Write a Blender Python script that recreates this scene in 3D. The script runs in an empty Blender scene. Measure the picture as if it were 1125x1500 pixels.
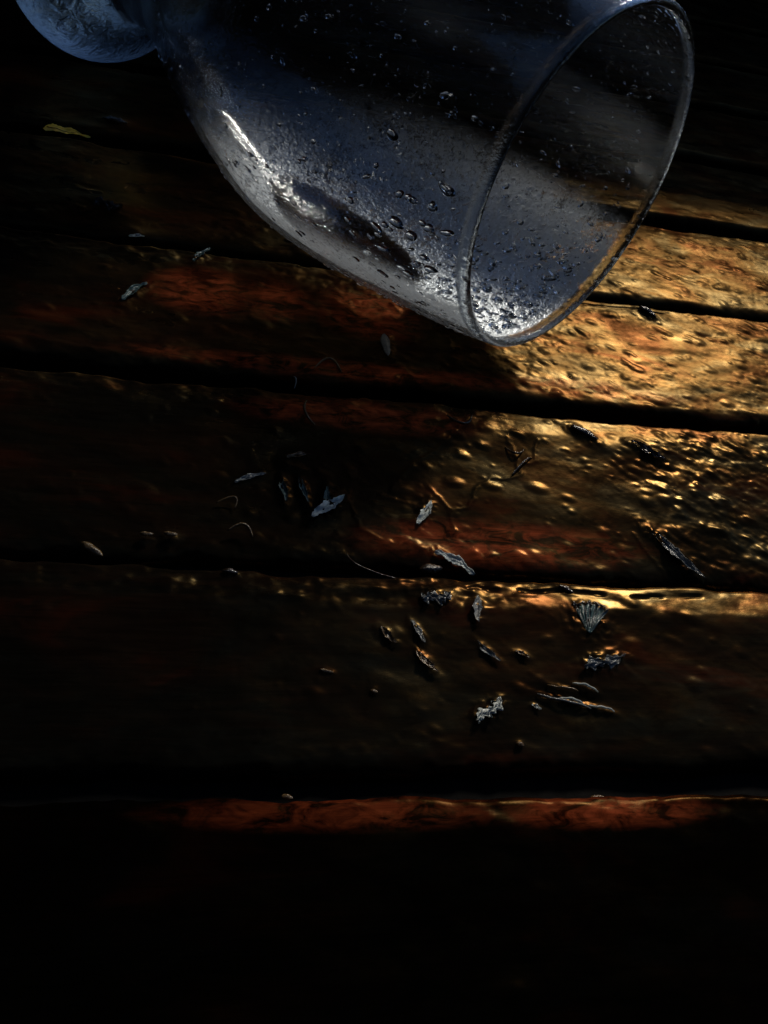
import bpy, bmesh, math, random
import numpy as np
from mathutils import Matrix, Vector
sc = bpy.context.scene
C = sc.collection
R_ = math.radians

# ------------------------------------------------------------------ camera
cam_d = bpy.data.cameras.new('camera')
cam = bpy.data.objects.new('camera', cam_d); C.objects.link(cam)
cam_d.sensor_fit = 'VERTICAL'; cam_d.sensor_height = 36.0; cam_d.sensor_width = 27.0
cam_d.lens = 1400/1500*36.0
cam_d.clip_start = 0.002; cam_d.clip_end = 500
rt = Vector((0.968805, -0.114660, 0.219704)); up = Vector((-0.060319, 0.750776, 0.657797)); bk = -Vector((0.240372, 0.650529, -0.720439))
M = Matrix((rt, up, bk)).transposed().to_4x4(); M.translation = (0.0, -0.065654, 0.140014)
cam.matrix_world = M
sc.camera = cam

# ------------------------------------------------------------------ sky and sun
SUN_EL, SUN_AZ = 30.5, 57.7            # azimuth counter-clockwise from +x
w = bpy.data.worlds.new('World'); sc.world = w; w.use_nodes = True
nt = w.node_tree; nt.nodes.clear()
sky = nt.nodes.new('ShaderNodeTexSky'); sky.sky_type = 'NISHITA'; sky.sun_disc = False; sky.air_density = 1.0; sky.dust_density = 0.3; sky.ozone_density = 6.0
sky.sun_elevation = R_(SUN_EL); sky.sun_rotation = R_(90-SUN_AZ)
bg = nt.nodes.new('ShaderNodeBackground'); bg.inputs['Strength'].default_value = 0.15
wo = nt.nodes.new('ShaderNodeOutputWorld')
nt.links.new(sky.outputs[0], bg.inputs[0]); nt.links.new(bg.outputs[0], wo.inputs[0])
sl = bpy.data.lights.new('sun', 'SUN'); sl.energy = 5.0; sl.angle = R_(8.0); sl.color = (1.0, 0.90, 0.76)
so = bpy.data.objects.new('sun', sl); C.objects.link(so)
sd = Vector((math.cos(R_(SUN_EL))*math.cos(R_(SUN_AZ)), math.cos(R_(SUN_EL))*math.sin(R_(SUN_AZ)), math.sin(R_(SUN_EL))))
so.rotation_euler = sd.to_track_quat('Z', 'Y').to_euler(); so.location = sd*3
sc.view_settings.view_transform = 'Standard'; sc.view_settings.look = 'None'
sc.view_settings.gamma = 1.0; sc.view_settings.exposure = -0.95
sc.render.engine = 'CYCLES'
cy = sc.cycles
cy.max_bounces = 10; cy.transmission_bounces = 10; cy.glossy_bounces = 4; cy.diffuse_bounces = 1; cy.transparent_max_bounces = 12
cy.use_adaptive_sampling = True; cy.adaptive_threshold = 0.02
cy.caustics_reflective = True; cy.caustics_refractive = True; cy.blur_glossy = 0.3
cy.sample_clamp_indirect = 12.0
cy.use_denoising = True

# ------------------------------------------------------------------ helpers
rng = np.random.default_rng(7)
random.seed(7)

def vnoise(x, y, seed):
    """smooth value noise on arrays, range about -1..1"""
    g = np.random.default_rng(seed).random((256, 256))*2-1
    xi = np.floor(x).astype(int); yi = np.floor(y).astype(int)
    fx = x-xi; fy = y-yi
    fx = fx*fx*fx*(fx*(fx*6-15)+10); fy = fy*fy*fy*(fy*(fy*6-15)+10)
    a = g[xi & 255, yi & 255]; b = g[(xi+1) & 255, yi & 255]
    c = g[xi & 255, (yi+1) & 255]; d = g[(xi+1) & 255, (yi+1) & 255]
    return (a*(1-fx)+b*fx)*(1-fy)+(c*(1-fx)+d*fx)*fy

def fbm(x, y, seed, octv=4, gain=0.5):
    s = 0; a = 1
    for k in range(octv):
        s = s+a*vnoise(x*2**k+17.3*k, y*2**k+5.1*k, seed+k); a *= gain
    return s

def sstep(e0, e1, x):
    t = np.clip((x-e0)/(e1-e0), 0, 1); return t*t*(3-2*t)

def grid_mesh(name, X, Y, Z, mat, parent=None, close=True):
    """grid of shape (n, m) as one smooth mesh"""
    n, m = X.shape
    me = bpy.data.meshes.new(name)
    co = np.stack([X, Y, Z], -1).reshape(-1, 3).astype(np.float32)
    i = np.arange(n-1)[:, None]*m+np.arange(m-1)[None, :]
    f = np.stack([i, i+m, i+m+1, i+1], -1).reshape(-1, 4)
    me.vertices.add(len(co)); me.vertices.foreach_set('co', co.ravel())
    me.loops.add(f.size); me.loops.foreach_set('vertex_index', f.ravel().astype(np.int32))
    me.polygons.add(len(f)); me.polygons.foreach_set('loop_start', np.arange(0, f.size, 4, dtype=np.int32))
    me.polygons.foreach_set('use_smooth', np.ones(len(f), bool))
    me.update(calc_edges=True); me.validate()
    me.materials.append(mat)
    o = bpy.data.objects.new(name, me); C.objects.link(o)
    if parent: o.parent = parent
    return o

def obj(name, verts, faces, mat, parent=None, smooth=True):
    me = bpy.data.meshes.new(name)
    me.from_pydata([tuple(v) for v in verts], [], faces); me.validate()
    if smooth: me.polygons.foreach_set('use_smooth', [True]*len(me.polygons))
    me.materials.append(mat)
    o = bpy.data.objects.new(name, me); C.objects.link(o)
    if parent: o.parent = parent
    return o

def tag(o, label=None, cat=None, group=None, kind=None):
    if label: o['label'] = label
    if cat: o['category'] = cat
    if group: o['group'] = group
    if kind: o['kind'] = kind
    return o

def new_mat(name):
    m = bpy.data.materials.new(name); m.use_nodes = True
    t = m.node_tree; t.nodes.clear()
    out = t.nodes.new('ShaderNodeOutputMaterial')
    return m, t, out

def N(t, typ, **kw):
    n = t.nodes.new(typ)
    for k, v in kw.items():
        if k.startswith('i_'):
            key = k[2:]
            n.inputs[int(key) if key.isdigit() else key.replace('_', ' ')].default_value = v
        else: setattr(n, k, v)
    return n

def ramp(t, src, stops):
    r = t.nodes.new('ShaderNodeValToRGB')
    e = r.color_ramp.elements
    while len(e) < len(stops): e.new(0.5)
    for k, (p, c) in enumerate(stops):
        e[k].position = p; e[k].color = c if len(c) == 4 else (*c, 1)
    t.links.new(src, r.inputs[0]); return r

def noise(t, vec, scale, detail=4, rough=0.55, dist=0.0):
    n = N(t, 'ShaderNodeTexNoise'); n.inputs['Scale'].default_value = scale
    n.inputs['Detail'].default_value = detail; n.inputs['Roughness'].default_value = rough
    n.inputs['Distortion'].default_value = dist
    t.links.new(vec, n.inputs['Vector']); return n

def mapping(t, scale=(1, 1, 1), rot=(0, 0, 0), loc=(0, 0, 0)):
    g = t.nodes.new('ShaderNodeTexCoord')
    m = N(t, 'ShaderNodeMapping'); m.inputs['Scale'].default_value = scale
    m.inputs['Rotation'].default_value = rot; m.inputs['Location'].default_value = loc
    t.links.new(g.outputs['Object'], m.inputs['Vector']); return m.outputs[0]

# ------------------------------------------------------------------ materials
def wood_material(dark=1.0, red_light_spots=(), gloss=0.95):
    m, t, out = new_mat('wet_varnished_wood')
    big = noise(t, mapping(t, (22, 60, 60)), 1.0, 4, 0.6, 0.6)
    red = ramp(t, big.outputs[0], [(0.45, (0.006, 0.005, 0.0035)), (0.56, (0.012, 0.006, 0.0035)), (0.70, (0.05, 0.010, 0.004))])
    gr = noise(t, mapping(t, (60, 900, 300)), 1.0, 5, 0.65, 1.2)
    grr = ramp(t, gr.outputs[0], [(0.35, (0.35, 0.35, 0.35)), (0.7, (1, 1, 1))])
    # red spots painted in for sunlight through the glass and along lit board edges
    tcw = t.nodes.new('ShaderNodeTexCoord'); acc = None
    for (cx, cy_, ra, rb, st) in red_light_spots:
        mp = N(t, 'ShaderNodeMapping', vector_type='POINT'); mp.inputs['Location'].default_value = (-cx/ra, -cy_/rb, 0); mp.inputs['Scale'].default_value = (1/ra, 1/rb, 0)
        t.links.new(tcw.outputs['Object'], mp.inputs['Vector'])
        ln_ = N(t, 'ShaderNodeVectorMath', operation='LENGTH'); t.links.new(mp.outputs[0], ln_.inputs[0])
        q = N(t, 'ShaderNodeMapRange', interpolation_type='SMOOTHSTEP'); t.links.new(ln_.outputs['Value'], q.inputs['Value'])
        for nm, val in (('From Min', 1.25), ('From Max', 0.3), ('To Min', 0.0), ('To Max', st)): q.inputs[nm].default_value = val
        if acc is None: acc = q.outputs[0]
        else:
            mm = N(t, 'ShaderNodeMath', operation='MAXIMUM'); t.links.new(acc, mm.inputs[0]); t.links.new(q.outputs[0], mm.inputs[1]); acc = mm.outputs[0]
    base = red.outputs[0]
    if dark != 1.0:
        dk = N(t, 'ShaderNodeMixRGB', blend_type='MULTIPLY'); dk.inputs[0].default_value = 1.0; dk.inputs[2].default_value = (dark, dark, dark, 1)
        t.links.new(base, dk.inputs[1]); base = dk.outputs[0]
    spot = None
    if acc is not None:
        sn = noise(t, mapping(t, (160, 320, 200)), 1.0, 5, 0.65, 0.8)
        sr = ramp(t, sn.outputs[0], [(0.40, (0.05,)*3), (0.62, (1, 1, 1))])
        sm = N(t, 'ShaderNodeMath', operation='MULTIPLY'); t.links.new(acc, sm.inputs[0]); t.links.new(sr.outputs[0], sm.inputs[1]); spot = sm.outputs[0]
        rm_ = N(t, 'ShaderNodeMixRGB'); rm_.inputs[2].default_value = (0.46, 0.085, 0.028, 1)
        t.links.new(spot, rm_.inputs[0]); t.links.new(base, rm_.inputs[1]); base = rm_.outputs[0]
    mx = N(t, 'ShaderNodeMixRGB', blend_type='MULTIPLY'); mx.inputs[0].default_value = 0.8
    t.links.new(base, mx.inputs[1]); t.links.new(grr.outputs[0], mx.inputs[2])
    d = N(t, 'ShaderNodeBsdfDiffuse'); t.links.new(mx.outputs[0], d.inputs['Color'])
    # amber varnish: its sheen varies in tone and reddens at the painted-light spots
    v2 = noise(t, mapping(t, (35, 80, 80), loc=(3, 1, 0)), 1.0, 5, 0.6, 0.8)
    gc = ramp(t, v2.outputs[0], [(0.36, (0.60, 0.24, 0.08)), (0.5, (0.70, 0.40, 0.13)), (0.62, (0.86, 0.60, 0.25))])
    g = N(t, 'ShaderNodeBsdfGlossy'); gcol = gc.outputs[0]
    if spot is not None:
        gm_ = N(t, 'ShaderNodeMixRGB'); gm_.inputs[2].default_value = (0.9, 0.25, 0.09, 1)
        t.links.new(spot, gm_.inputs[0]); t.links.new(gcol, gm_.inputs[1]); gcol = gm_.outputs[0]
    t.links.new(gcol, g.inputs['Color'])
    rn = noise(t, mapping(t, (70, 140, 100)), 1.0, 4, 0.6, 0.4)
    rr = ramp(t, rn.outputs[0], [(0.35, (0.25,)*3), (0.7, (0.42,)*3)])
    tc = t.nodes.new('ShaderNodeTexCoord'); sy = N(t, 'ShaderNodeSeparateXYZ'); t.links.new(tc.outputs['Object'], sy.inputs[0])
    # the three nearest boards carry a smoother film of water
    fm = N(t, 'ShaderNodeMapRange', interpolation_type='SMOOTHSTEP'); t.links.new(sy.outputs['Y'], fm.inputs['Value'])
    for nm, val in (('From Min', 0.085), ('From Max', 0.100), ('To Min', 0.70), ('To Max', 1.0)): fm.inputs[nm].default_value = val
    rm = N(t, 'ShaderNodeMath', operation='MULTIPLY'); t.links.new(rr.outputs[0], rm.inputs[0]); t.links.new(fm.outputs[0], rm.inputs[1])
    t.links.new(rm.outputs[0], g.inputs['Roughness'])
    fr = N(t, 'ShaderNodeFresnel'); fr.inputs['IOR'].default_value = 1.35
    b1 = noise(t, mapping(t, (900, 1500, 900), (0, 0, 0.5)), 1.0, 5, 0.6, 0.5)
    bp = N(t, 'ShaderNodeBump'); bp.inputs['Strength'].default_value = 0.05; bp.inputs['Distance'].default_value = 0.0003
    t.links.new(b1.outputs[0], bp.inputs['Height'])
    for n_ in (d, g, fr): t.links.new(bp.outputs[0], n_.inputs['Normal'])
    wn = noise(t, mapping(t, (75, 150, 100), (0, 0, 0.35), (5, 2, 0)), 1.0, 6, 0.68, 1.0)
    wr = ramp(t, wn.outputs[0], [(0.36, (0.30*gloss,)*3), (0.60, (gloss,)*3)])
    fw_ = N(t, 'ShaderNodeMath', operation='MULTIPLY'); t.links.new(fr.outputs[0], fw_.inputs[0]); t.links.new(wr.outputs[0], fw_.inputs[1])
    ms = N(t, 'ShaderNodeMixShader'); t.links.new(fw_.outputs[0], ms.inputs[0])
    t.links.new(d.outputs[0], ms.inputs[1]); t.links.new(g.outputs[0], ms.inputs[2])
    t.links.new(ms.outputs[0], out.inputs[0]); return m

def glass_material(mist=1.0):
    """drop-covered glass: bare thin wall, raised drops that refract, and a film of condensation low in the bowl"""
    m, t, out = new_mat('wet_glass')
    lk = t.links.new
    tc = t.nodes.new('ShaderNodeTexCoord'); v = tc.outputs['Object']
    sx = N(t, 'ShaderNodeSeparateXYZ'); lk(v, sx.inputs[0])
    def mr(src, a, b, lo=0.0, hi=1.0):
        q = N(t, 'ShaderNodeMapRange', interpolation_type='SMOOTHSTEP'); lk(src, q.inputs['Value'])
        for nm, val in (('From Min', a), ('From Max', b), ('To Min', lo), ('To Max', hi)): q.inputs[nm].default_value = val
        return q.outputs[0]
    def mth(op, a, b=None, c=None):
        q = N(t, 'ShaderNodeMath', operation=op)
        for k, e in enumerate((a, b, c)):
            if e is None: continue
            if isinstance(e, (int, float)): q.inputs[k].default_value = e
            else: lk(e, q.inputs[k])
        return q.outputs[0]
    X, Y, Z = sx.outputs['X'], sx.outputs['Y'], sx.outputs['Z']
    fine = noise(t, v, 1500, 3, 0.65, 0.6).outputs[0]
    mid = noise(t, v, 520, 3, 0.6, 1.0).outputs[0]
    vo = N(t, 'ShaderNodeTexVoronoi'); vo.inputs['Scale'].default_value = 480; lk(v, vo.inputs['Vector'])
    drops = mr(vo.outputs['Distance'], 0.42, 0.05)
    big = noise(t, v, 45, 4, 0.6, 0.8).outputs[0]
    wet = mr(big, 0.42, 0.62)
    hgt = mth('ADD', mth('MULTIPLY', mth('ADD', mth('MULTIPLY', drops, 0.8), mid), mth('MULTIPLY_ADD', wet, 0.8, 0.35)), mth('MULTIPLY', fine, 0.35))
    hgt = mth('ADD', hgt, mth('MULTIPLY', mth('MULTIPLY', noise(t, v, 170, 2, 0.5, 1.5).outputs[0], mr(Z, 0.028, 0.014)), 7.0))
    bp = N(t, 'ShaderNodeBump'); bp.inputs['Strength'].default_value = 0.6; bp.inputs['Distance'].default_value = 0.00035
    lk(hgt, bp.inputs['Height'])
    g = N(t, 'ShaderNodeBsdfGlass'); g.inputs['IOR'].default_value = 1.5; g.inputs['Roughness'].default_value = 0.0; g.inputs['Color'].default_value = (0.95, 0.98, 1, 1)
    lk(bp.outputs[0], g.inputs['Normal'])
    tr = N(t, 'ShaderNodeBsdfTransparent'); tr.inputs['Color'].default_value = (0.97, 0.985, 1, 1)
    bt = N(t, 'ShaderNodeBump'); bt.inputs['Distance'].default_value = 0.00035; lk(hgt, bt.inputs['Height']); lk(mth('MULTIPLY_ADD', wet, 0.35, 0.08), bt.inputs['Strength'])
    gl = N(t, 'ShaderNodeBsdfGlossy'); gl.inputs['Roughness'].default_value = 0.09; lk(bt.outputs[0], gl.inputs['Normal'])
    gm = N(t, 'ShaderNodeNewGeometry')
    # same reflectance from either side of the thin wall
    fr = N(t, 'ShaderNodeFresnel'); lk(mth('MULTIPLY_ADD', gm.outputs['Backfacing'], 1/1.5-1.5, 1.5), fr.inputs['IOR']); lk(bt.outputs[0], fr.inputs['Normal'])
    thin = N(t, 'ShaderNodeMixShader'); lk(fr.outputs[0], thin.inputs[0]); lk(tr.outputs[0], thin.inputs[1]); lk(gl.outputs[0], thin.inputs[2])
    # solid glass in the foot and the base of the bowl, thin wall further up
    wall = mth('MULTIPLY', mr(Z, 0.045, 0.062), mr(mth('ADD', mid, mth('MULTIPLY', mth('ADD', drops, wet), 0.14)), 0.84, 0.76))
    wall = mth('MULTIPLY', wall, mr(Z, 0.1682, 0.1670))
    body = N(t, 'ShaderNodeMixShader'); lk(wall, body.inputs[0]); lk(g.outputs[0], body.inputs[1]); lk(thin.outputs[0], body.inputs[2])
    # condensation on the under side, with one clear oval where the bowl rests on the boards
    d1 = N(t, 'ShaderNodeBsdfTranslucent'); d2 = N(t, 'ShaderNodeBsdfDiffuse')
    for d in (d1, d2): d.inputs['Color'].default_value = (0.90, 0.94, 0.97, 1); lk(bp.outputs[0], d.inputs['Normal'])
    dn_ = N(t, 'ShaderNodeMixShader'); lk(d1.outputs[0], dn_.inputs[1]); lk(d2.outputs[0], dn_.inputs[2])
    sp = N(t, 'ShaderNodeBsdfGlossy'); sp.inputs['Roughness'].default_value = 0.44; sp.inputs['Color'].default_value = (0.92, 0.97, 1.0, 1)
    bs = N(t, 'ShaderNodeBump'); bs.inputs['Strength'].default_value = 1.0; bs.inputs['Distance'].default_value = 0.00045; lk(mth('ADD', mth('MULTIPLY', mid, 1.2), mth('MULTIPLY', noise(t, v, 900, 2, 0.5, 0.8).outputs[0], 0.8)), bs.inputs['Height']); lk(bs.outputs[0], sp.inputs['Normal'])
    dm = N(t, 'ShaderNodeMixShader'); dm.inputs[0].default_value = 0.65; lk(dn_.outputs[0], dm.inputs[1]); lk(sp.outputs[0], dm.inputs[2])
    e1 = N(t, 'ShaderNodeMixShader'); e1.inputs[0].default_value = 1.0; lk(dm.outputs[0], e1.inputs[2]); lk(thin.outputs[0], e1.inputs[1]); dm = e1
    ox = mth('DIVIDE', mth('ADD', X, 0.004), 0.013); oz = mth('DIVIDE', mth('SUBTRACT', Z, 0.108), 0.027)
    oval = mth('ADD', mth('ADD', mth('MULTIPLY', ox, ox), mth('MULTIPLY', oz, oz)), mth('MULTIPLY', mth('SUBTRACT', mid, 0.5), 0.5))
    under = mth('MULTIPLY', mr(Y, -0.016, -0.030), mr(oval, 0.85, 1.1))
    low = mth('MULTIPLY', under, mr(Z, 0.04, 0.145, 0.0, 1.0))
    film = mth('MULTIPLY', low, mr(mth('ADD', mth('ADD', mth('MULTIPLY', fine, 0.7), mth('MULTIPLY', mid, 0.7)), mth('MULTIPLY', big, 0.5)), 0.72, 1.02, 0.10, 1.0))
    film = mth('ADD', film, mth('MULTIPLY', mr(fine, 0.62, 0.70), mth('MULTIPLY', wet, 0.04)))
    film = mth('MULTIPLY', film, mr(Z, 0.1675, 0.1655))
    ft = mth('MULTIPLY', mr(Z, 0.030, 0.012), mr(mth('ADD', fine, mth('MULTIPLY', mid, 0.8)), 1.04, 1.17, 0.0, 0.5))
    ft = mth('MULTIPLY', ft, mr(X, -0.012, 0.006, 0.06, 1.0))
    film = mth('ADD', film, mth('MULTIPLY', ft, mr(Y, 0.012, -0.022, 0.15, 1.0)))
    fin = N(t, 'ShaderNodeMixShader'); film = mth('MULTIPLY', film, mr(Z, 0.11, 0.16, 0.75*mist, 1.7*mist)); lk(mth('MINIMUM', film, 1.0), fin.inputs[0]); lk(body.outputs[0], fin.inputs[1]); lk(dm.outputs[0], fin.inputs[2])
    lk(fin.outputs[0], out.inputs[0]); return m

def water_material():
    m, t, out = new_mat('water')
    g = N(t, 'ShaderNodeBsdfGlass'); g.inputs['IOR'].default_value = 1.33; g.inputs['Roughness'].default_value = 0.0
    t.links.new(g.outputs[0], out.inputs[0]); return m

def plain(name, col, rough=0.5, bump=0.3, scale=1500, trans=0.0):
    m, t, out = new_mat(name)
    p = N(t, 'ShaderNodeBsdfPrincipled'); v = mapping(t)
    n = noise(t, v, scale*0.4, 4, 0.6)
    r = ramp(t, n.outputs[0], [(0.3, tuple(c*0.55 for c in col)), (0.7, col)])
    t.links.new(r.outputs[0], p.inputs['Base Color']); p.inputs['Roughness'].default_value = rough
    b = noise(t, v, scale, 4, 0.6)
    bp = N(t, 'ShaderNodeBump'); bp.inputs['Strength'].default_value = bump; bp.inputs['Distance'].default_value = 0.0003
    t.links.new(b.outputs[0], bp.inputs['Height']); t.links.new(bp.outputs[0], p.inputs['Normal'])
    if trans:
        tr = N(t, 'ShaderNodeBsdfTranslucent'); t.links.new(r.outputs[0], tr.inputs['Color'])
        mx = N(t, 'ShaderNodeMixShader'); mx.inputs[0].default_value = trans
        t.links.new(p.outputs[0], mx.inputs[1]); t.links.new(tr.outputs[0], mx.inputs[2]); t.links.new(mx.outputs[0], out.inputs[0])
    else: t.links.new(p.outputs[0], out.inputs[0])
    return m

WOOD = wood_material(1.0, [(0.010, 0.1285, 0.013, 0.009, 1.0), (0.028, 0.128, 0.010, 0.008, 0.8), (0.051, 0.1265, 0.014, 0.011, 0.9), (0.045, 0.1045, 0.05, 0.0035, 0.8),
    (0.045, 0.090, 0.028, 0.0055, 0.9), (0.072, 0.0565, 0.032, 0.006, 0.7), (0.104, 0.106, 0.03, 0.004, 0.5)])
WOOD_SHADED = wood_material(0.12, [(0.078, -0.0030, 0.020, 0.0034, 0.55), (0.034, -0.0028, 0.03, 0.0032, 0.28), (0.028, 0.0072, 0.022, 0.0022, 0.5), (0.050, 0.041, 0.03, 0.003, 0.45), (0.100, 0.0072, 0.03, 0.0022, 0.3)], 0.22)  # nearest board: shade put into a darkened, duller copy of the wood
GLASS = glass_material(1.6)
GLASS_OUT = glass_material(0.22)
WATER = water_material()
DARK = plain('dark_wet_timber', (0.004, 0.0035, 0.003), 0.8, 0.4, 800)
for n_ in DARK.node_tree.nodes:
    if n_.type == 'BSDF_PRINCIPLED': n_.inputs['Specular IOR Level'].default_value = 0.05
SOIL = plain('dark_earth', (0.03, 0.028, 0.02), 0.9, 0.5, 40)

PALE = plain('pale_papery_petal', (0.68, 0.74, 0.70), 0.2, 0.9, 2500, 0.3)
GREY = plain('grey_wet_petal', (0.24, 0.25, 0.24), 0.15, 0.9, 2500, 0.2)
HUSK = plain('dark_brown_husk', (0.03, 0.018, 0.010), 0.15, 0.9, 1800)
BUFF = plain('buff_dry_husk', (0.16, 0.10, 0.045), 0.18, 0.9, 1800, 0.15)
YELLOW = plain('yellow_leaf', (0.85, 0.62, 0.06), 0.4, 0.7, 900, 0.3)
GREEN = plain('dull_green_petal', (0.07, 0.13, 0.12), 0.18, 0.9, 1800, 0.15)

# where the litter lies: kind, one end, other end, width, material, label, category
LITTER = [
    ('petal', (0.0325, 0.0593), (0.0388, 0.0665), 0.0023, PALE, 'bright white pointed petal, the palest one, left of centre on the middle board', 'petal'),
    ('petal', (0.0346, 0.062), (0.0362, 0.0685), 0.0013, GREEN, 'narrow blue-grey petal tucked behind the bright white petal', 'petal'),
    ('petal', (0.0303, 0.0707), (0.0314, 0.0636), 0.0013, GREEN, 'right half of a teal pair of petals, left of the bright white petal', 'petal'),
    ('petal', (0.0267, 0.0703), (0.0269, 0.0636), 0.0014, GREEN, 'left half of a teal pair of petals, left of the bright white petal', 'petal'),
    ('petal', (0.0168, 0.068), (0.0231, 0.0711), 0.0011, GREY, 'small bow-shaped pale petal lying left of the teal pair', 'petal'),
    ('husk', (0.0535, 0.1187), (0.0532, 0.1103), 0.0024, GREY, 'dark blue-grey upright husk on the board under the bowl', 'husk'),
    ('petal', (0.0546, 0.0595), (0.0577, 0.0664), 0.0018, PALE, 'small greenish-white petal with a dark stalk at the edge of the puddle', 'petal'),
    ('petal', (0.057, 0.053), (0.0644, 0.0474), 0.0022, PALE, 'long pale wing-like petal hanging over the groove below the puddle', 'petal'),
    ('husk', (0.0528, 0.0474), (0.0578, 0.0487), 0.0024, HUSK, 'dark lumpy husk sitting in the groove under the long pale petal', 'husk'),
    ('scrap', (0.0518, 0.0388), (0.0575, 0.0403), 0.0032, GREY, 'dark grey crumpled petal scrap just below the lit groove edge', 'petal scrap'),
    ('petal', (0.0627, 0.0406), (0.0622, 0.0342), 0.0017, GREY, 'upright grey petal right of the dark crumpled scrap', 'petal'),
    ('petal', (0.0428, 0.0329), (0.0458, 0.0296), 0.0013, BUFF, 'short buff petal catching the light, left of the crumpled scrap', 'petal'),
    ('petal', (0.0489, 0.0347), (0.0512, 0.0295), 0.0011, GREY, 'thin grey petal slanting down, below the crumpled scrap', 'petal'),
    ('petal', (0.0492, 0.0282), (0.0523, 0.0234), 0.0014, BUFF, 'slanting buff petal, lowest of the group under the crumpled scrap', 'petal'),
    ('petal', (0.061, 0.031), (0.0649, 0.026), 0.0011, GREY, 'narrow pale petal slanting to the right on the lower board', 'petal'),
    ('petal', (0.0684, 0.0285), (0.0711, 0.0271), 0.0009, BUFF, 'tiny buff petal alone between the slanting petal and the ragged scrap', 'petal'),
    ('fan', (0.0844, 0.0322), (0.0864, 0.0390), 0.0050, GREEN, 'fan-shaped pale green dried floret with ribs below the lit crack', 'dried floret'),
    ('scrap', (0.0816, 0.0251), (0.0907, 0.028), 0.0026, GREY, 'ragged silvery scrap lying below the fan-shaped floret', 'petal scrap'),
    ('strand', (0.071, 0.0198), (0.081, 0.0168), 0.0011, GREY, 'longest silvery strand of the bundle on the lower board', 'strand'),
    ('strand', (0.0734, 0.0216), (0.0792, 0.0202), 0.0010, BUFF, 'buff strand at the top left of the silvery bundle', 'strand'),
    ('strand', (0.0786, 0.0221), (0.0833, 0.0203), 0.0009, PALE, 'bright white strand at the top of the silvery bundle', 'strand'),
    ('strand', (0.0751, 0.019), (0.0798, 0.0177), 0.0009, PALE, 'short white strand in the middle of the silvery bundle', 'strand'),
    ('strand', (0.0807, 0.0177), (0.0856, 0.0163), 0.0009, PALE, 'white strand at the lower right end of the silvery bundle', 'strand'),
    ('petal', (0.0695, 0.0175), (0.0712, 0.0167), 0.0008, PALE, 'tiny white speck of petal at the left foot of the silvery bundle', 'petal'),
    ('scrap', (0.0584, 0.0138), (0.0638, 0.0183), 0.0026, PALE, 'feathery white scrap left of the silvery bundle, lowest pale piece', 'petal scrap'),
    ('husk', (0.0651, 0.0102), (0.0665, 0.0097), 0.0010, BUFF, 'tiny husk below the feathery white scrap', 'husk'),
    ('husk', (0.0962, 0.0924), (0.102, 0.0879), 0.0022, HUSK, 'dark wet husk on the lit board edge right below the rim', 'husk'),
    ('petal', (0.1109, 0.0887), (0.1182, 0.0833), 0.0020, HUSK, 'dark leaf-like petal with a pointed tip on the lit board edge at right', 'petal'),
    ('petal', (0.1078, 0.0627), (0.117, 0.049), 0.0022, GREY, 'long translucent petal slanting to the lower right on the wrinkled board', 'petal'),
    ('seed', (0.13, 0.1435), (0.1341, 0.1393), 0.0020, HUSK, 'dark oval seed lying on the bright amber board right of the rim', 'seed'),
    ('seed', (0.0812, 0.0444), (0.0841, 0.0428), 0.0012, HUSK, 'small dark seed at the crack above the fan-shaped floret', 'seed'),
    ('leaf', (-0.0336, 0.1959), (-0.0214, 0.1929), 0.0048, YELLOW, 'small yellow leaf on the dark boards below the foot of the glass', 'leaf'),
    ('petal', (-0.019, 0.2038), (-0.0121, 0.2028), 0.0024, GREY, 'dim grey petal right of the yellow leaf', 'petal'),
    ('scrap', (-0.0177, 0.1597), (-0.0109, 0.1589), 0.0036, HUSK, 'dark tangled scrap halfway down the left side of the bowl', 'petal scrap'),
    ('petal', (-0.0086, 0.1485), (-0.0047, 0.1485), 0.0010, PALE, 'tiny bright petal on the far left board under the tangled scrap', 'petal'),
    ('petal', (-0.0089, 0.1213), (-0.0031, 0.1282), 0.0017, GREEN, 'dull green slanting petal at the far left of the red-lit board', 'petal'),
    ('petal', (0.0075, 0.1397), (0.0112, 0.1461), 0.0017, GREEN, 'dark green petal standing at the edge of the red-lit board', 'petal'),
    ('husk', (0.0765, 0.0), (0.0805, -0.0005), 0.0011, BUFF, 'small buff husk on the lowest groove edge, at right', 'husk'),
    ('husk', (0.0233, 0.0008), (0.0252, 0.0005), 0.0009, BUFF, 'small buff husk on the lowest groove edge, at left', 'husk'),
    ('husk', (0.0397, 0.0199), (0.0411, 0.0198), 0.0009, BUFF, 'tiny buff husk alone on the dark lower board', 'husk'),
    ('seed', (-0.0112, 0.0507), (-0.0074, 0.0474), 0.0017, BUFF, 'buff seed at the far left of the groove below the middle board', 'seed'),
    ('husk', (-0.0011, 0.0535), (0.0015, 0.0534), 0.0010, BUFF, 'left one of two small husks on the near edge of the middle board', 'husk'),
    ('husk', (0.0032, 0.0539), (0.006, 0.0536), 0.0011, BUFF, 'right one of two small husks on the near edge of the middle board', 'husk'),
    ('husk', (0.014, 0.0443), (0.0171, 0.044), 0.0013, HUSK, 'dark husk on the far edge of the lower board, left of the lit part', 'husk'),
    ('petal', (0.0275, 0.0759), (0.0331, 0.0769), 0.0012, BUFF, 'thin buff petal above the teal pair of petals', 'petal'),
    ('husk', (0.031, 0.0239), (0.0334, 0.0232), 0.0007, BUFF, 'tiny husk left of the lone one on the dark lower board', 'husk'),
]
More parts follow.
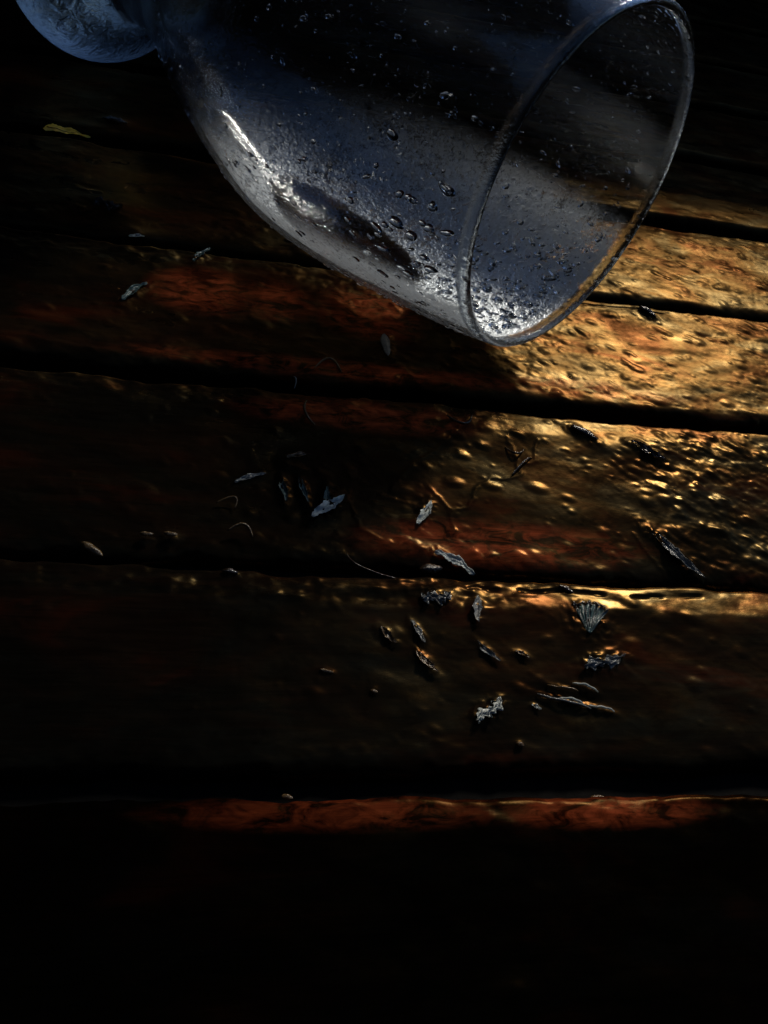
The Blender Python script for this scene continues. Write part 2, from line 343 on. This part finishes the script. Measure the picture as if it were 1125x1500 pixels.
CURLS = [((0.0131, 0.0622), (0.0167, 0.0634), (0.0167, 0.061), BUFF, 'small hook-shaped stalk left of the teal petals', 0.00022),
         ((0.0153, 0.0551), (0.0184, 0.0564), (0.0201, 0.0538), BUFF, 'curled buff stalk catching light at the near edge of the middle board', 0.0003),
         ((0.0294, 0.1017), (0.0309, 0.1007), (0.0305, 0.0978), GREY, 'tiny bent stalk hanging into the wide groove under the bowl', 0.00022),
         ((0.0352, 0.1037), (0.039, 0.1072), (0.0416, 0.1034), BUFF, 'arched stalk on the board edge above the wide groove', 0.0003),
         ((0.0782, 0.0839), (0.0803, 0.0815), (0.0828, 0.084), HUSK, 'upper dark curl of the star-shaped pair lying in the puddle', 0.00026),
         ((0.078, 0.0753), (0.0818, 0.0795), (0.0842, 0.0813), HUSK, 'lower dark curl of the star-shaped pair lying in the puddle', 0.00026),
         ((0.0384, 0.0512), (0.0426, 0.0464), (0.0553, 0.0438), HUSK, 'long thin dark stalk sweeping across the groove below the middle board', 0.00018),
         ((0.0329, 0.0929), (0.0321, 0.0884), (0.0342, 0.085), BUFF, 'pale hooked stalk at the left end of the lit edge of the middle board', 0.0003),
         ((0.0654, 0.0921), (0.069, 0.0891), (0.0717, 0.0933), HUSK, 'dark half-ring stalk on the far edge of the middle board', 0.0003)]
# wandering edges of the water film
MENISCUS =  [[(0.0673, 0.094), (0.0713, 0.0928), (0.0649, 0.0847), (0.0612, 0.081), (0.0559, 0.0769), (0.0517, 0.0718), (0.0494, 0.0682)], [(0.0793, 0.0867), (0.0802, 0.082), (0.0803, 0.0756), (0.0766, 0.0742), (0.073, 0.0744), (0.0692, 0.0712), (0.0666, 0.0656), (0.0623, 0.0643), (0.0605, 0.0673), (0.0582, 0.0702)], [(0.0398, 0.0513), (0.0408, 0.048), (0.0465, 0.0447), (0.0553, 0.0437)], [(0.0869, 0.0872), (0.0851, 0.0829), (0.0854, 0.0808), (0.0817, 0.0791), (0.0804, 0.0756)], [(0.0404, 0.0649), (0.0421, 0.0586), (0.0458, 0.0558), (0.0502, 0.055)], [(0.0471, 0.0674), (0.0499, 0.0663), (0.0528, 0.066), (0.0553, 0.0643)], [(0.062, 0.063), (0.0624, 0.0592), (0.0597, 0.0577)], [(0.1041, 0.0614), (0.1063, 0.0558), (0.1105, 0.049), (0.1171, 0.0472)]]

# ------------------------------------------------------------------ ground and table
g = obj('ground', [(-60, -60, -.74), (60, -60, -.74), (60, 60, -.74), (-60, 60, -.74)], [(0, 1, 2, 3)], SOIL, smooth=False)
tag(g, kind='structure')

table = bpy.data.objects.new('wooden_table', None); C.objects.link(table); table.location = (0.1, 0.15, -0.74)
tag(table, 'wet dark red-brown slatted tabletop that the wine glass lies on', 'table')

# each groove: (y of its far edge, y of its near edge)
GROOVES = [(-0.0430, -0.0485), (0.0054, -0.0004), (0.0490, 0.0455), (0.0998, 0.0962), (0.1474, 0.1450), (0.1970, 0.1910),
           (0.2450, 0.2390), (0.2930, 0.2870), (0.3410, 0.3350), (0.3890, 0.3830), (0.4370, 0.4310), (0.4850, 0.4790)]

def gauss(X, Y, cx, cy_, sx, sy): return np.exp(-(((X-cx)/sx)**2+((Y-cy_)/sy)**2)**1.5)

def relief(X, Y, k):
    """height of the weathered, varnished and wet surface (metres)"""
    z = 0.00022*fbm(X*28, Y*60, 10+k, 3)
    a = R_(-28); U = X*math.cos(a)+Y*math.sin(a); V = -X*math.sin(a)+Y*math.cos(a)
    rope = fbm(U*220+0.6*vnoise(X*300, Y*300, 5), V*600, 30+k, 3, 0.42)
    patch = sstep(-0.5, 0.6, vnoise(X*60+3*k, Y*80, 55+k))
    if k == 3: amt = 0.12+0.24*patch+0.28*sstep(0.145, 0.17, X); amt = amt*(1-0.75*gauss(X, Y, 0.135, 0.128, 0.017, 0.013))
    elif k == 2: amt = 0.18+0.14*patch+0.60*sstep(0.105, 0.128, X)*(1-0.9*sstep(0.084, 0.092, Y)); amt = amt*(1-0.95*gauss(X, Y, 0.082, 0.070, 0.028, 0.017))
    elif k == 1: amt = 0.10+0.12*patch
    elif k == 0: amt = 0.12+0.2*patch+0.9*sstep(-0.010, -0.003, Y)
    else: amt = 0.3+0.3*patch
    z = z+0.00011*fbm(X*100, Y*220, 510+k, 2)*(1-0.8*(k == 2)*gauss(X, Y, 0.082, 0.070, 0.028, 0.017))
    z = z+0.00009*amt*rope
    z = z+0.00003*(0.3+amt)*fbm(X*900, Y*1100, 70+k, 2)
    if k in (1, 2, 3):
        far = {1: 0.0455, 2: 0.0962, 3: 0.1450}[k]; near = {1: 0.0054, 2: 0.0490, 3: 0.0998}[k]
        z = z+0.00036*(sstep(far-0.010, far-0.004, Y)+0.6*sstep(near+0.008, near+0.002, Y))*sstep(0.085, 0.065, X)*fbm(X*190, Y*330, 610+k, 3)
    return z

def bumps(X, Y, Z, xs, ys, n, seed, x0, x1, y0, y1, rmin, rmax, flat=0.5, keep=None):
    r = np.random.default_rng(seed)
    for _ in range(n):
        cx = r.uniform(x0, x1); cy_ = r.uniform(y0, y1); rad = rmin*(rmax/rmin)**(r.random()**2.2)
        if keep is not None and not keep(cx, cy_, r): continue
        el = r.uniform(1, 1.9); an = R_(r.uniform(-45, -5))
        i0, i1 = np.searchsorted(xs, (cx-rad*2, cx+rad*2)); j0, j1 = np.searchsorted(ys, (cy_-rad*2, cy_+rad*2))
        if i1-i0 < 2 or j1-j0 < 2: continue
        dx = X[i0:i1, j0:j1]-cx; dy = Y[i0:i1, j0:j1]-cy_
        u = (dx*math.cos(an)+dy*math.sin(an))/el; v = -dx*math.sin(an)+dy*math.cos(an)
        d2 = (u*u+v*v)/(rad*rad)
        Z[i0:i1, j0:j1] += flat*rad*np.clip(1-d2/1.6, 0, 1)**1.7

SURF = []
def top(x, y):
    for xs, ys, Z in SURF:
        if ys[0] <= y <= ys[-1]:
            return float(Z[min(max(np.searchsorted(xs, x), 0), len(xs)-1), min(np.searchsorted(ys, y), len(ys)-2)])
    return -0.003

def plank(k, x0, x1, step):
    ya = GROOVES[k][0]; yb = GROOVES[k+1][1]        # near and far edges of the board
    xs = np.arange(x0, x1, step)
    inner = np.arange(ya+0.0003, yb-0.0003, step)
    ys = np.concatenate([[ya, ya, ya+0.00006, ya+0.00015], inner, [yb-0.00015, yb-0.00006, yb, yb]])
    X, Y = np.meshgrid(xs, ys, indexing='ij')
    rn_ = 0.0036+0.0009*fbm(X*40, X*0+k, 90+k, 3)      # width of the rounded near edge
    rf_ = {1: 0.0072, 2: 0.0088}.get(k, 0.0050)+0.0014*fbm(X*40, X*0+k+9, 95+k, 3)    # the far edge is worn rounder
    dn = Y-ya; df = yb-Y
    Z = relief(X, Y, k)
    def dens(cx, cy_, r):
        q = {0: 0.08, 1: 0.08, 2: 0.35, 3: 0.4}.get(k, 0.3)*(0.35+0.65*(cx > 0.035))
        if k == 2: q = q*(1-0.9*float(gauss(cx, cy_, 0.082, 0.070, 0.028, 0.017)))+0.4*(cx > 0.11)
        if k == 3: q = q*(1-0.6*float(gauss(cx, cy_, 0.135, 0.128, 0.017, 0.013)))
        return r.random() < q
    inx = ys[4:-4]; MX = np.zeros_like(Z)
    bumps(X[:, 4:-4], Y[:, 4:-4], Z[:, 4:-4], xs, inx, int(9000*(x1-x0)*(yb-ya)/(0.4*0.05)*(1 if step < 0.0006 else 0.15)), 200+k, x0, x1, ya, yb, 0.0003, 0.0017, 0.14, dens)
    en = np.clip(1-dn/rn_, 0, 1); ef = np.clip(1-df/rf_, 0, 1)
    Z = Z-0.0022*(1-np.sqrt(np.clip(1-en**2.2, 0, None)))
    e2 = np.clip(1-df/0.0009, 0, 1)
    lip = {0: 0.0005, 1: 0.0016, 2: 0.0012, 3: 0.0003}.get(k, 0.0006)
    Z = Z+{1: 0.07, 2: 0.075, 0: 0.03}.get(k, 0)*(Y-yb)-lip*(np.sqrt(ef**2+0.01)-0.1)-0.0009*(1-np.sqrt(np.clip(1-e2**2.2, 0, None)))
    if k == 1:      # crack along the worn far edge
        wig = 0.0026+0.00035*fbm(X*130, X*0, 301, 3); gap = sstep(-0.1, 0.15, vnoise(X*170, X*0, 305)+0.35*sstep(0.06, 0.075, X))
        Z = Z-0.0007*gap*np.exp(-((df-wig)/0.00024)**2)*sstep(0.055, 0.062, X)*(1-sstep(0.118, 0.125, X))
    if k == 3:
        wig = 0.0022+0.0003*fbm(X*130, X*0, 311, 3); gap = sstep(-0.1, 0.15, vnoise(X*120, X*0, 315))
        Z = Z-0.0005*gap*np.exp(-((df-wig)/0.0002)**2)*sstep(0.10, 0.11, X)
    # wandering board edges
    wob = 0.0006*fbm(X*70, X*0, 140+k, 4, 0.6)
    Y2 = Y+wob*(np.exp(-dn/0.004)+np.exp(-df/0.004))
    Z[:, 0] = -0.008; Z[:, -1] = -0.008
    # water drawn up round the litter, and the raised edge of the film
    for (kk, A, B, wd, *_r) in LITTER:
        ax_, ay_ = A; dx_, dy_ = B[0]-A[0], B[1]-A[1]; cx, cy_ = ax_+dx_/2, ay_+dy_/2; ln = math.hypot(dx_, dy_)
        if not (ya-0.004 < cy_ < yb+0.004): continue
        i0, i1 = np.searchsorted(xs, (cx-0.012, cx+0.012)); xx = X[i0:i1]-cx; yy = Y[i0:i1]-cy_
        u = (xx*dx_+yy*dy_)/ln/(ln*0.62); v = (-xx*dy_+yy*dx_)/ln/(wd*0.95)
        Z[i0:i1] += 0.30*min(wd, 0.0022)*np.exp(-(u*u+v*v)**1.3)*(1+0.5*vnoise(X[i0:i1]*1500, Y[i0:i1]*1500, 77))
    for line in MENISCUS:
        for (ax_, ay_), (bx_, by_) in zip(line[:-1], line[1:]):
            if not (ya-0.002 < (ay_+by_)/2 < yb+0.002): continue
            i0, i1 = np.searchsorted(xs, (min(ax_, bx_)-0.002, max(ax_, bx_)+0.002)); xx = X[i0:i1]; yy = Y[i0:i1]
            wx = xx+0.0004*vnoise(xx*900, yy*900, 401); wy = yy+0.0004*vnoise(xx*900, yy*900, 402)
            L2 = (bx_-ax_)**2+(by_-ay_)**2; tt = np.clip(((wx-ax_)*(bx_-ax_)+(wy-ay_)*(by_-ay_))/L2, 0, 1)
            d2 = (wx-ax_-tt*(bx_-ax_))**2+(wy-ay_-tt*(by_-ay_))**2
            MX[i0:i1] = np.maximum(MX[i0:i1], np.exp(-d2/0.00042**2))
    Z = Z+0.00013*MX
    SURF.append((xs, ys, Z.copy()))
    o = grid_mesh('plank', X, Y2, Z, WOOD_SHADED if k < 1 else WOOD, table)
    o.location = -table.location
    return o
spans = [(-0.09, 0.20, 0.0007), (-0.09, 0.22, 0.00042), (-0.09, 0.24, 0.00036), (-0.10, 0.26, 0.00036), (-0.11, 0.29, 0.0004), (-0.12, 0.32, 0.0006),
         (-0.14, 0.36, 0.0007), (-0.16, 0.40, 0.001), (-0.2, 0.45, 0.001), (-0.2, 0.5, 0.0012), (-0.2, 0.55, 0.0012)]
for k, (a, b, s) in enumerate(spans): plank(k, a, b, s)

def box(name, lo, hi, mat, parent=None):
    x0, y0, z0 = lo; x1, y1, z1 = hi
    v = [(x0, y0, z0), (x1, y0, z0), (x1, y1, z0), (x0, y1, z0), (x0, y0, z1), (x1, y0, z1), (x1, y1, z1), (x0, y1, z1)]
    f = [(0, 3, 2, 1), (4, 5, 6, 7), (0, 1, 5, 4), (1, 2, 6, 5), (2, 3, 7, 6), (3, 0, 4, 7)]
    return obj(name, v, f, mat, parent, False)
ub = box('backing_board', (-0.25, -0.10, -0.03), (0.6, 0.5, -0.0062), DARK, table); ub.location = -table.location

# unseen dark blockers added around the table to cut sun and sky light
yw = box('unseen_back_blocker', (-1.4, -1.1, -0.74), (2.2, -0.9, 2.4), DARK); tag(yw, kind='structure')  # added behind the camera to keep sky out of the near glass wall
sw = box('unseen_side_blocker', (-1.6, -1.1, -0.74), (-1.41, 0.52, 2.4), DARK); tag(sw, kind='structure')
hw_ = box('unseen_tall_blocker', (-3.0, 0.53, -0.74), (0.140, 0.75, 2.2), DARK); tag(hw_, kind='structure')  # added to keep sky reflections off the left boards
lw = box('unseen_low_blocker', (0.141, 0.52, -0.74), (1.6, 0.66, 0.250), DARK); tag(lw, kind='structure')  # added to keep sun off the far boards

# ------------------------------------------------------------------ wine glass
c0 = Vector((-0.019836592, 0.244687378, 0.033595219)); ax = Vector((0.622476950, -0.777739268, 0.087430412)).normalized()
side = Vector((0, 0, 1)).cross(ax).normalized(); uu = ax.cross(side)
glass = bpy.data.objects.new('wine_glass', None); C.objects.link(glass)
MG = Matrix((side, uu, ax)).transposed().to_4x4(); MG.translation = c0
glass.matrix_world = MG
tag(glass, 'wet clear stemless goblet lying on its side, its open mouth towards the right', 'glass')
outer = [(0.0235, 0.0166), (0.027, 0.0168), (0.031, 0.0176), (0.035, 0.0184), (0.04, 0.0196), (0.045, 0.0214), (0.05, 0.0236), (0.055, 0.0261), (0.06, 0.0284), (0.065, 0.0307),
         (0.07, 0.0328), (0.075, 0.0347), (0.08, 0.0365), (0.085, 0.0381), (0.09, 0.0397), (0.095, 0.0412), (0.1, 0.0422), (0.105, 0.0428), (0.11, 0.0431), (0.115, 0.0432),
         (0.12, 0.0431), (0.125, 0.0429), (0.13, 0.0426), (0.135, 0.0422), (0.14, 0.0417), (0.145, 0.0412), (0.15, 0.0407), (0.155, 0.0402), (0.16, 0.0395), (0.165, 0.0387), (0.1690, 0.0379)]
def resample(P, n):
    P = np.array(P); d = np.r_[0, np.cumsum(np.hypot(*np.diff(P, axis=0).T))]
    t = np.linspace(0, d[-1], n); return np.stack([np.interp(t, d, P[:, 0]), np.interp(t, d, P[:, 1])], 1)
def smooth(P, it=3):
    P = P.copy()
    for _ in range(it): P[1:-1] = 0.5*P[1:-1]+0.25*(P[:-2]+P[2:])
    return P
def lathe(name, prof, mat, parent, seg=224, flip=False):
    prof = np.array(prof); n = len(prof)
    th = np.linspace(0, 2*np.pi, seg, endpoint=False)
    s = prof[:, 0][:, None]+0*th; r = prof[:, 1][:, None]
    V = np.stack([r*np.cos(th), r*np.sin(th), s], -1).reshape(-1, 3)
    F = []
    for i in range(n-1):
        for j in range(seg):
            a = i*seg+j; b = i*seg+(j+1) % seg
            F.append((a, b, b+seg, a+seg) if not flip else (a, a+seg, b+seg, b))
    return obj(name, V, F, mat, parent)
po = smooth(resample(outer, 100), 4)
th_ = np.interp(po[:, 0], [0.0235, 0.035, 0.045, 0.06, 0.10, 0.163, 0.169], [0.012, 0.009, 0.0045, 0.0020, 0.0013, 0.0014, 0.0019])
pi_ = po.copy(); pi_[:, 1] -= th_
pi_ = pi_[pi_[:, 0] > 0.040]
pi_ = pi_[::-1]
bead = [(0.1691+0.0010*math.sin(a), 0.0379-0.00095+0.00095*math.cos(a)) for a in np.linspace(0.15, math.pi-0.15, 9)]
tip = [(0.0385, pi_[-1, 1]*0.8), (0.0375, pi_[-1, 1]*0.4), (0.0372, 0.0001)]
bowl = lathe('bowl', [tuple(p) for p in po]+bead+[tuple(p) for p in pi_]+tip, GLASS, glass)
bowl.data.materials.append(GLASS_OUT)      # the outside carries less mist than the inside
bowl.data.polygons.foreach_set('material_index', [1 if i < 224*(len(po)-1) else 0 for i in range(len(bowl.data.polygons))])
ell = [(-0.0172*math.cos(a), 0.0336*math.sin(a)) for a in np.linspace(0.02, math.pi-0.74, 60)]
ell = [(max(e[0], -0.0125+0.0012*(e[1]/0.03)**2), e[1]) for e in ell]
fp = smooth(resample(ell+[(0.0150, 0.0198), (0.0180, 0.0178), (0.0208, 0.0168), (0.0235, 0.0166)], 110), 3)
fp[-1] = po[0]
foot = lathe('foot', fp, GLASS, glass)

def wall_r(s): return float(np.interp(s, po[:, 0], po[:, 1]))
def bead_mesh(rx, ry, rz, seg=10, rings=5, rag=0.12, r=random):
    """one water drop: a flattened dome, base at z=0"""
    V = [(0, 0, rz)]; F = []
    ph = [r.uniform(0, 6.28) for _ in range(3)]
    for i in range(1, rings+1):
        a = i/rings*math.pi/2*1.0
        for j in range(seg):
            b = 2*math.pi*j/seg; k = 1+rag*math.sin(2*b+ph[0])+rag*0.6*math.sin(3*b+ph[1])
            V.append((rx*k*math.sin(a), 0, 0) if False else (rx*k*math.sin(a)*math.cos(b), ry*k*math.sin(a)*math.sin(b), rz*math.cos(a)))
    for j in range(seg): F.append((0, 1+j, 1+(j+1) % seg))
    for i in range(rings-1):
        for j in range(seg):
            a = 1+i*seg+j; b = 1+i*seg+(j+1) % seg; F.append((a, a+seg, b+seg, b))
    V.append((0, 0, -0.00002)); n = len(V)-1; q = 1+(rings-1)*seg
    for j in range(seg): F.append((n, q+(j+1) % seg, q+j))
    return V, F

def glass_frame(th, s, inner=False):
    """point and axes on the bowl wall; th = angle about the axis"""
    r0 = wall_r(s); dr = (wall_r(s+0.001)-wall_r(s-0.001))/0.002
    n = Vector((math.cos(th), math.sin(th), -dr)).normalized(); tz = Vector((math.cos(th)*dr, math.sin(th)*dr, 1)).normalized(); tx = tz.cross(n)
    p = Vector((r0*math.cos(th), r0*math.sin(th), s))
    if inner: p = p-n*0.0014; n = -n; tx = -tx
    return MG @ p, (MG.to_3x3() @ tx), (MG.to_3x3() @ tz), (MG.to_3x3() @ n)

# small drops nobody could count, on the outside and inside of the bowl
V = []; F = []
rr = random.Random(11)
for i in range(3660):
    s_ = 0.05+0.115*rr.random()**0.8; th = rr.uniform(0, 2*math.pi)
    inner = rr.random() < 0.35
    if i < 2501 and rr.random() < 0.55*max(0.0, min(1.0, (math.sin(th)+0.7)*2)): continue
    rad = 0.00016*(5.0)**(rr.random()**2.5)
    if i > 2500:      # crowded low down inside, towards the mouth
        s_ = 0.125+0.040*rr.random()**0.7; th = rr.gauss(-math.pi/2+0.15, 0.5); inner = rr.random() < 0.7; rad = 0.0002*(4.5)**(rr.random()**2.0)
    if i >= 3600:     # and larger beads beside the rim
        rad = rr.uniform(0.00055, 0.0011)
        if i % 2: inner = False; s_ = rr.uniform(0.140, 0.165); th = math.pi+rr.uniform(-0.15, 0.55)
        else: inner = True; s_ = rr.uniform(0.138, 0.165); th = -math.pi/2+rr.uniform(-0.2, 0.75)
    p, tx, tz, n = glass_frame(th, s_, inner)
    v, f = bead_mesh(rad*rr.uniform(0.7, 1.1), rad*rr.uniform(0.9, 2.2), rad*0.55, 8 if i < 3600 else 18, 3 if i < 3600 else 6, 0.15, rr)
    b = len(V); an = rr.uniform(-0.6, 0.6); ca, sa = math.cos(an), math.sin(an)
    V += [tuple(p+tx*(q[0]*ca-q[1]*sa)+tz*(q[0]*sa+q[1]*ca)+n*(q[2]+0.00004)) for q in v]; F += [tuple(b+e for e in ff) for ff in f]
o = obj('water_drops', V, F, WATER); tag(o, 'countless small water drops all over the wet glass', 'water drops', kind='stuff')

# large single drops, near the rim
BIG = [(-0.0395, -0.0062, 0.1570, 0.00125, 'large dark water drop on the bowl, lowest of the cluster left of the rim'),
       (-0.0398, 0.0010, 0.1560, 0.00095, 'round water drop on the bowl, uppermost left of the cluster beside the rim'),
       (-0.0398, 0.0015, 0.1605, 0.00110, 'long dark water drop on the bowl nearest the rim, top of the cluster'),
       (-0.0397, -0.0025, 0.1590, 0.00080, 'small round water drop in the middle of the cluster beside the rim'),
       (-0.0390, -0.0100, 0.1600, 0.00080, 'flat water drop on the bowl just under the large dark one by the rim'),
       (-0.0399, 0.0105, 0.1480, 0.00120, 'ring-shaped water drop standing alone on the middle of the bowl')]
for X_, Y_, s_, rad, lab in BIG:
    p, tx, tz, n = glass_frame(math.atan2(Y_, X_), s_)
    v, f = bead_mesh(rad*0.85, rad*1.15, rad*0.6, 20, 7, 0.07, rr)
    o = obj('water_drop', [tx*q[0]+tz*q[1]+n*(q[2]+0.00005) for q in v], f, WATER); o.location = p
    tag(o, lab, 'water drop', 'large water drops on the glass')
INB = [(0.0000, -0.0375, 0.1500, 0.0014, 'large water drop seen through the mouth, resting inside just behind the left of the rim'),
       (0.0060, -0.0370, 0.1530, 0.0010, 'oval water drop inside the bowl, second in the row seen through the mouth'),
       (0.0125, -0.0345, 0.1540, 0.0012, 'water drop inside the bowl in the middle of the row seen through the mouth'),
       (0.0030, -0.0390, 0.1590, 0.0010, 'flat water drop inside the bowl on the pale misted patch, nearest the lip'),
       (0.0190, -0.0310, 0.1530, 0.0010, 'water drop inside the bowl at the right end of the row seen through the mouth'),
       (-0.0060, -0.0370, 0.1610, 0.0012, 'wide water drop inside the bowl close to the lowest point of the rim')]
for X_, Y_, s_, rad, lab in INB:
    p, tx, tz, n = glass_frame(math.atan2(Y_, X_), s_, True)
    v, f = bead_mesh(rad*0.9, rad*1.25, rad*0.5, 20, 7, 0.08, rr)
    o = obj('water_drop', [tx*q[0]+tz*q[1]+n*(q[2]+0.00005) for q in v], f, WATER); o.location = p
    tag(o, lab, 'water drop', 'large water drops on the glass')

# ------------------------------------------------------------------ petals, husks and other litter stuck to the wet boards
def sheet(name, n, m, fn, mat, th=0.00007, parent=None):
    """closed thin sheet from fn(u, v) -> (x, y, z), u along, v across (-1..1)"""
    V = []; F = []
    for layer in (0, 1):
        for i in range(n):
            for j in range(m):
                x, y, z = fn(i/(n-1), j/(m-1)*2-1); V.append((x, y, z+layer*th))
    q = n*m
    for i in range(n-1):
        for j in range(m-1):
            a = i*m+j; F.append((a, a+1, a+m+1, a+m)); F.append((q+a, q+a+m, q+a+m+1, q+a+1))
    for i in range(n-1):
        a = i*m; F.append((a, a+m, q+a+m, q+a)); a = i*m+m-1; F.append((a, q+a, q+a+m, a+m))
    for j in range(m-1):
        a = j; F.append((a, q+a, q+a+1, a+1)); a = (n-1)*m+j; F.append((a, a+1, q+a+1, q+a))
    return obj(name, V, F, mat, parent)

def tube(name, pts, rads, mat, parent=None, seg=8):
    V = []; F = []; n = len(pts)
    for i, p in enumerate(pts):
        d = (pts[min(i+1, n-1)]-pts[max(i-1, 0)]).normalized(); a = d.cross(Vector((0, 0, 1))); a = a.normalized() if a.length > 1e-6 else Vector((1, 0, 0)); b = a.cross(d)
        for j in range(seg):
            t_ = 2*math.pi*j/seg; V.append(p+(a*math.cos(t_)+b*math.sin(t_))*rads[i])
    for i in range(n-1):
        for j in range(seg):
            a = i*seg+j; b = i*seg+(j+1) % seg; F.append((a, b, b+seg, a+seg))
    V += [pts[0], pts[-1]]; q = n*seg
    for j in range(seg): F.append((q, (j+1) % seg, j)); F.append((q+1, (n-1)*seg+j, (n-1)*seg+(j+1) % seg))
    return obj(name, V, F, mat, parent)

def frame_at(A, B, wd_=0):
    A = Vector((*A, 0)); B = Vector((*B, 0)); d = B-A
    zs = [top(A.x+d.x*t, A.y+d.y*t) for t in (0.15, 0.4, 0.6, 0.85)]
    z = max(-0.0022, sorted(zs)[2]); c = (A+B)/2
    if wd_ > 0.0045: z = max(z, 0.0004)
    return Vector((c.x, c.y, z)), math.atan2(d.y, d.x), d.length

def litter(kind, A, B, wd, mat, label, cat, group=None, seed=0):
    r = random.Random(seed*7+3); c, ang, ln = frame_at(A, B, wd)
    hw = wd/2; ph = r.uniform(0, 6); camb = r.uniform(0.5, 1.1)*hw; lift = r.uniform(-0.0001, 0.0004)
    if kind in ('petal', 'leaf'):
        def fn(u, v):
            wv = hw*max(0.02, math.sin(math.pi*min(1, u*0.96+0.02)))**0.75*(1.25-0.5*u)
            if kind == 'leaf': wv = hw*(min(1, (1-u)*1.25)**0.8)*min(1, u*9+0.25)**0.5*(1+0.09*math.sin(u*75))
            if kind != 'leaf': wv *= 1+0.22*math.sin(u*19+ph)*math.sin(u*41+2*ph)+0.08*math.sin(u*83)
            y = v*wv+(0.45 if kind != 'leaf' else 0.1)*hw*math.sin(u*4+ph)+0.12*hw*math.sin(u*13+v)
            rp = 0.35 if kind == 'leaf' else 1.0
            z = 0.0001+lift*u*u+rp*camb*(v*v*0.7)*math.sin(math.pi*u)+rp*0.10*hw*math.cos(v*9+ph)*math.sin(math.pi*u)+rp*0.16*hw*math.sin(u*14+ph+1.5*v)+rp*0.10*hw*math.sin(u*31+v*5)
            return ((u-0.5)*ln, y, z)
        o = sheet(kind if kind == 'leaf' else 'petal', 22, 13, fn, mat)
        if kind == 'leaf':
            rb = tube('midrib', [Vector(((u-0.5)*ln*0.97, 0, fn(u, 0)[2]+0.0001)) for u in np.linspace(0.03, 0.97, 14)], [0.00016*(1.2-u) for u in np.linspace(0, 1, 14)], BUFF, o)
    elif kind == 'scrap':
        def fn(u, v):
            wv = hw*(0.55+0.45*math.sin(u*9+ph)*math.sin(u*23))*(0.35+math.sin(math.pi*min(1, u+0.05))**0.5)
            return ((u-0.5)*ln+0.12*hw*math.sin(v*11+ph), v*wv+0.3*hw*math.sin(u*7), 0.0002+0.45*hw*abs(math.sin(u*8+v*2.2+ph))*(1-0.5*abs(v))+0.18*hw*math.sin(v*14+u*9))
        o = sheet('petal_scrap', 26, 15, fn, mat)
    elif kind == 'strand':
        pts = [Vector(((u-0.5)*ln, 0.35*hw*math.sin(u*5+ph), 0.00035+0.0005*math.sin(math.pi*u)+0.0001*math.sin(u*17))) for u in np.linspace(0, 1, 16)]
        o = tube('strand', pts, [0.00009+hw*0.30*math.sin(math.pi*(0.06+0.88*u))**0.8 for u in np.linspace(0, 1, 16)], mat)
    elif kind in ('husk', 'seed'):
        n = 14; V = []; F = []; sg = 14
        for i in range(n+1):
            u = i/n; rad = hw*(max(0.0, math.sin(math.pi*u))**0.6)*(1.1-0.35*u)+0.00002
            for j in range(sg):
                b = 2*math.pi*j/sg; k = 1+0.12*math.cos(5*b+ph)+0.10*math.sin(u*11+2*b+ph)
                V.append(((u-0.5)*ln, rad*k*math.cos(b)+0.2*hw*math.sin(u*3+ph), rad*0.75*k*math.sin(b)+hw*0.42))
        for i in range(n):
            for j in range(sg):
                a = i*sg+j; b = i*sg+(j+1) % sg; F.append((a, a+sg, b+sg, b))
        F.append(tuple(range(sg))); F.append(tuple(n*sg+j for j in reversed(range(sg))))
        o = obj('husk' if kind == 'husk' else 'seed', V, F, mat)
    elif kind == 'fan':
        def fn(u, v):
            a = v*0.55; rad = ln*(0.06+0.94*u*(1+0.07*math.sin(v*17)+0.05*math.sin(v*31)))
            return (-ln*0.5+rad*math.cos(a), rad*math.sin(a)*0.9, 0.0001+0.0008*u*(1-0.3*v*v)+0.0001*u*math.cos(v*19+2*u)+0.00012*math.sin(u*9+v*3))
        o = sheet('dried_floret', 16, 41, fn, mat)
        for v in (-0.84, -0.5, -0.31, 0.06, 0.37, 0.83):
            tube('rib', [Vector(fn(u, v))+Vector((0, 0, 0.00013)) for u in np.linspace(0.2, 1.03, 10)], [0.00004, 0.00007, 0.00009, 0.00012, 0.0001, 0.00006, 0.0001, 0.00007, 0.00006, 0.00003], GREY, o)
        pts = [Vector(fn(1.04, v))+Vector((0, 0, 0.0001)) for v in np.linspace(-1, 1, 18)]
        tube('rim', pts, [0.00014+0.00012*abs(math.sin(q_*1.7)) for q_ in range(18)], HUSK, o)
    o.location = (c.x, c.y, c.z-(0.00012 if kind in ('petal', 'strand') else 0.25*hw)); o.rotation_euler = (r.uniform(-0.25, 0.25), r.uniform(-0.05, 0.03), ang)
    tag(o, label, cat, group); return o

def curl(P0, P1, P2, mat, label, cat, rad=0.00022, group=None):
    A, B, D = (Vector((*p, 0)) for p in (P0, P1, P2)); c = (A+B+D)/3
    z = max(-0.002, top(c.x, c.y)); pts = []
    for u in np.linspace(0, 1, 18):
        p = A*(1-u)**2+(B*2-(A+D)/2)*2*u*(1-u)+D*u*u-c; p.z = 0.0001+0.0007*math.sin(math.pi*u); pts.append(p)
    o = tube('curled_stalk', pts, [rad*(0.35+0.65*math.sin(math.pi*(0.1+0.8*u))) for u in np.linspace(0, 1, 18)], mat)
    o.location = (c.x, c.y, z); tag(o, label, cat, group); return o

for i, (k_, A, B, wd, mt, lab, cat) in enumerate(LITTER):
    litter(k_, A, B, wd, mt, lab, cat, 'plant litter stuck to the wet boards', i)
for P0, P1, P2, mt, lab, rd in CURLS: curl(P0, P1, P2, mt, lab, 'stalk', rd, 'plant litter stuck to the wet boards')
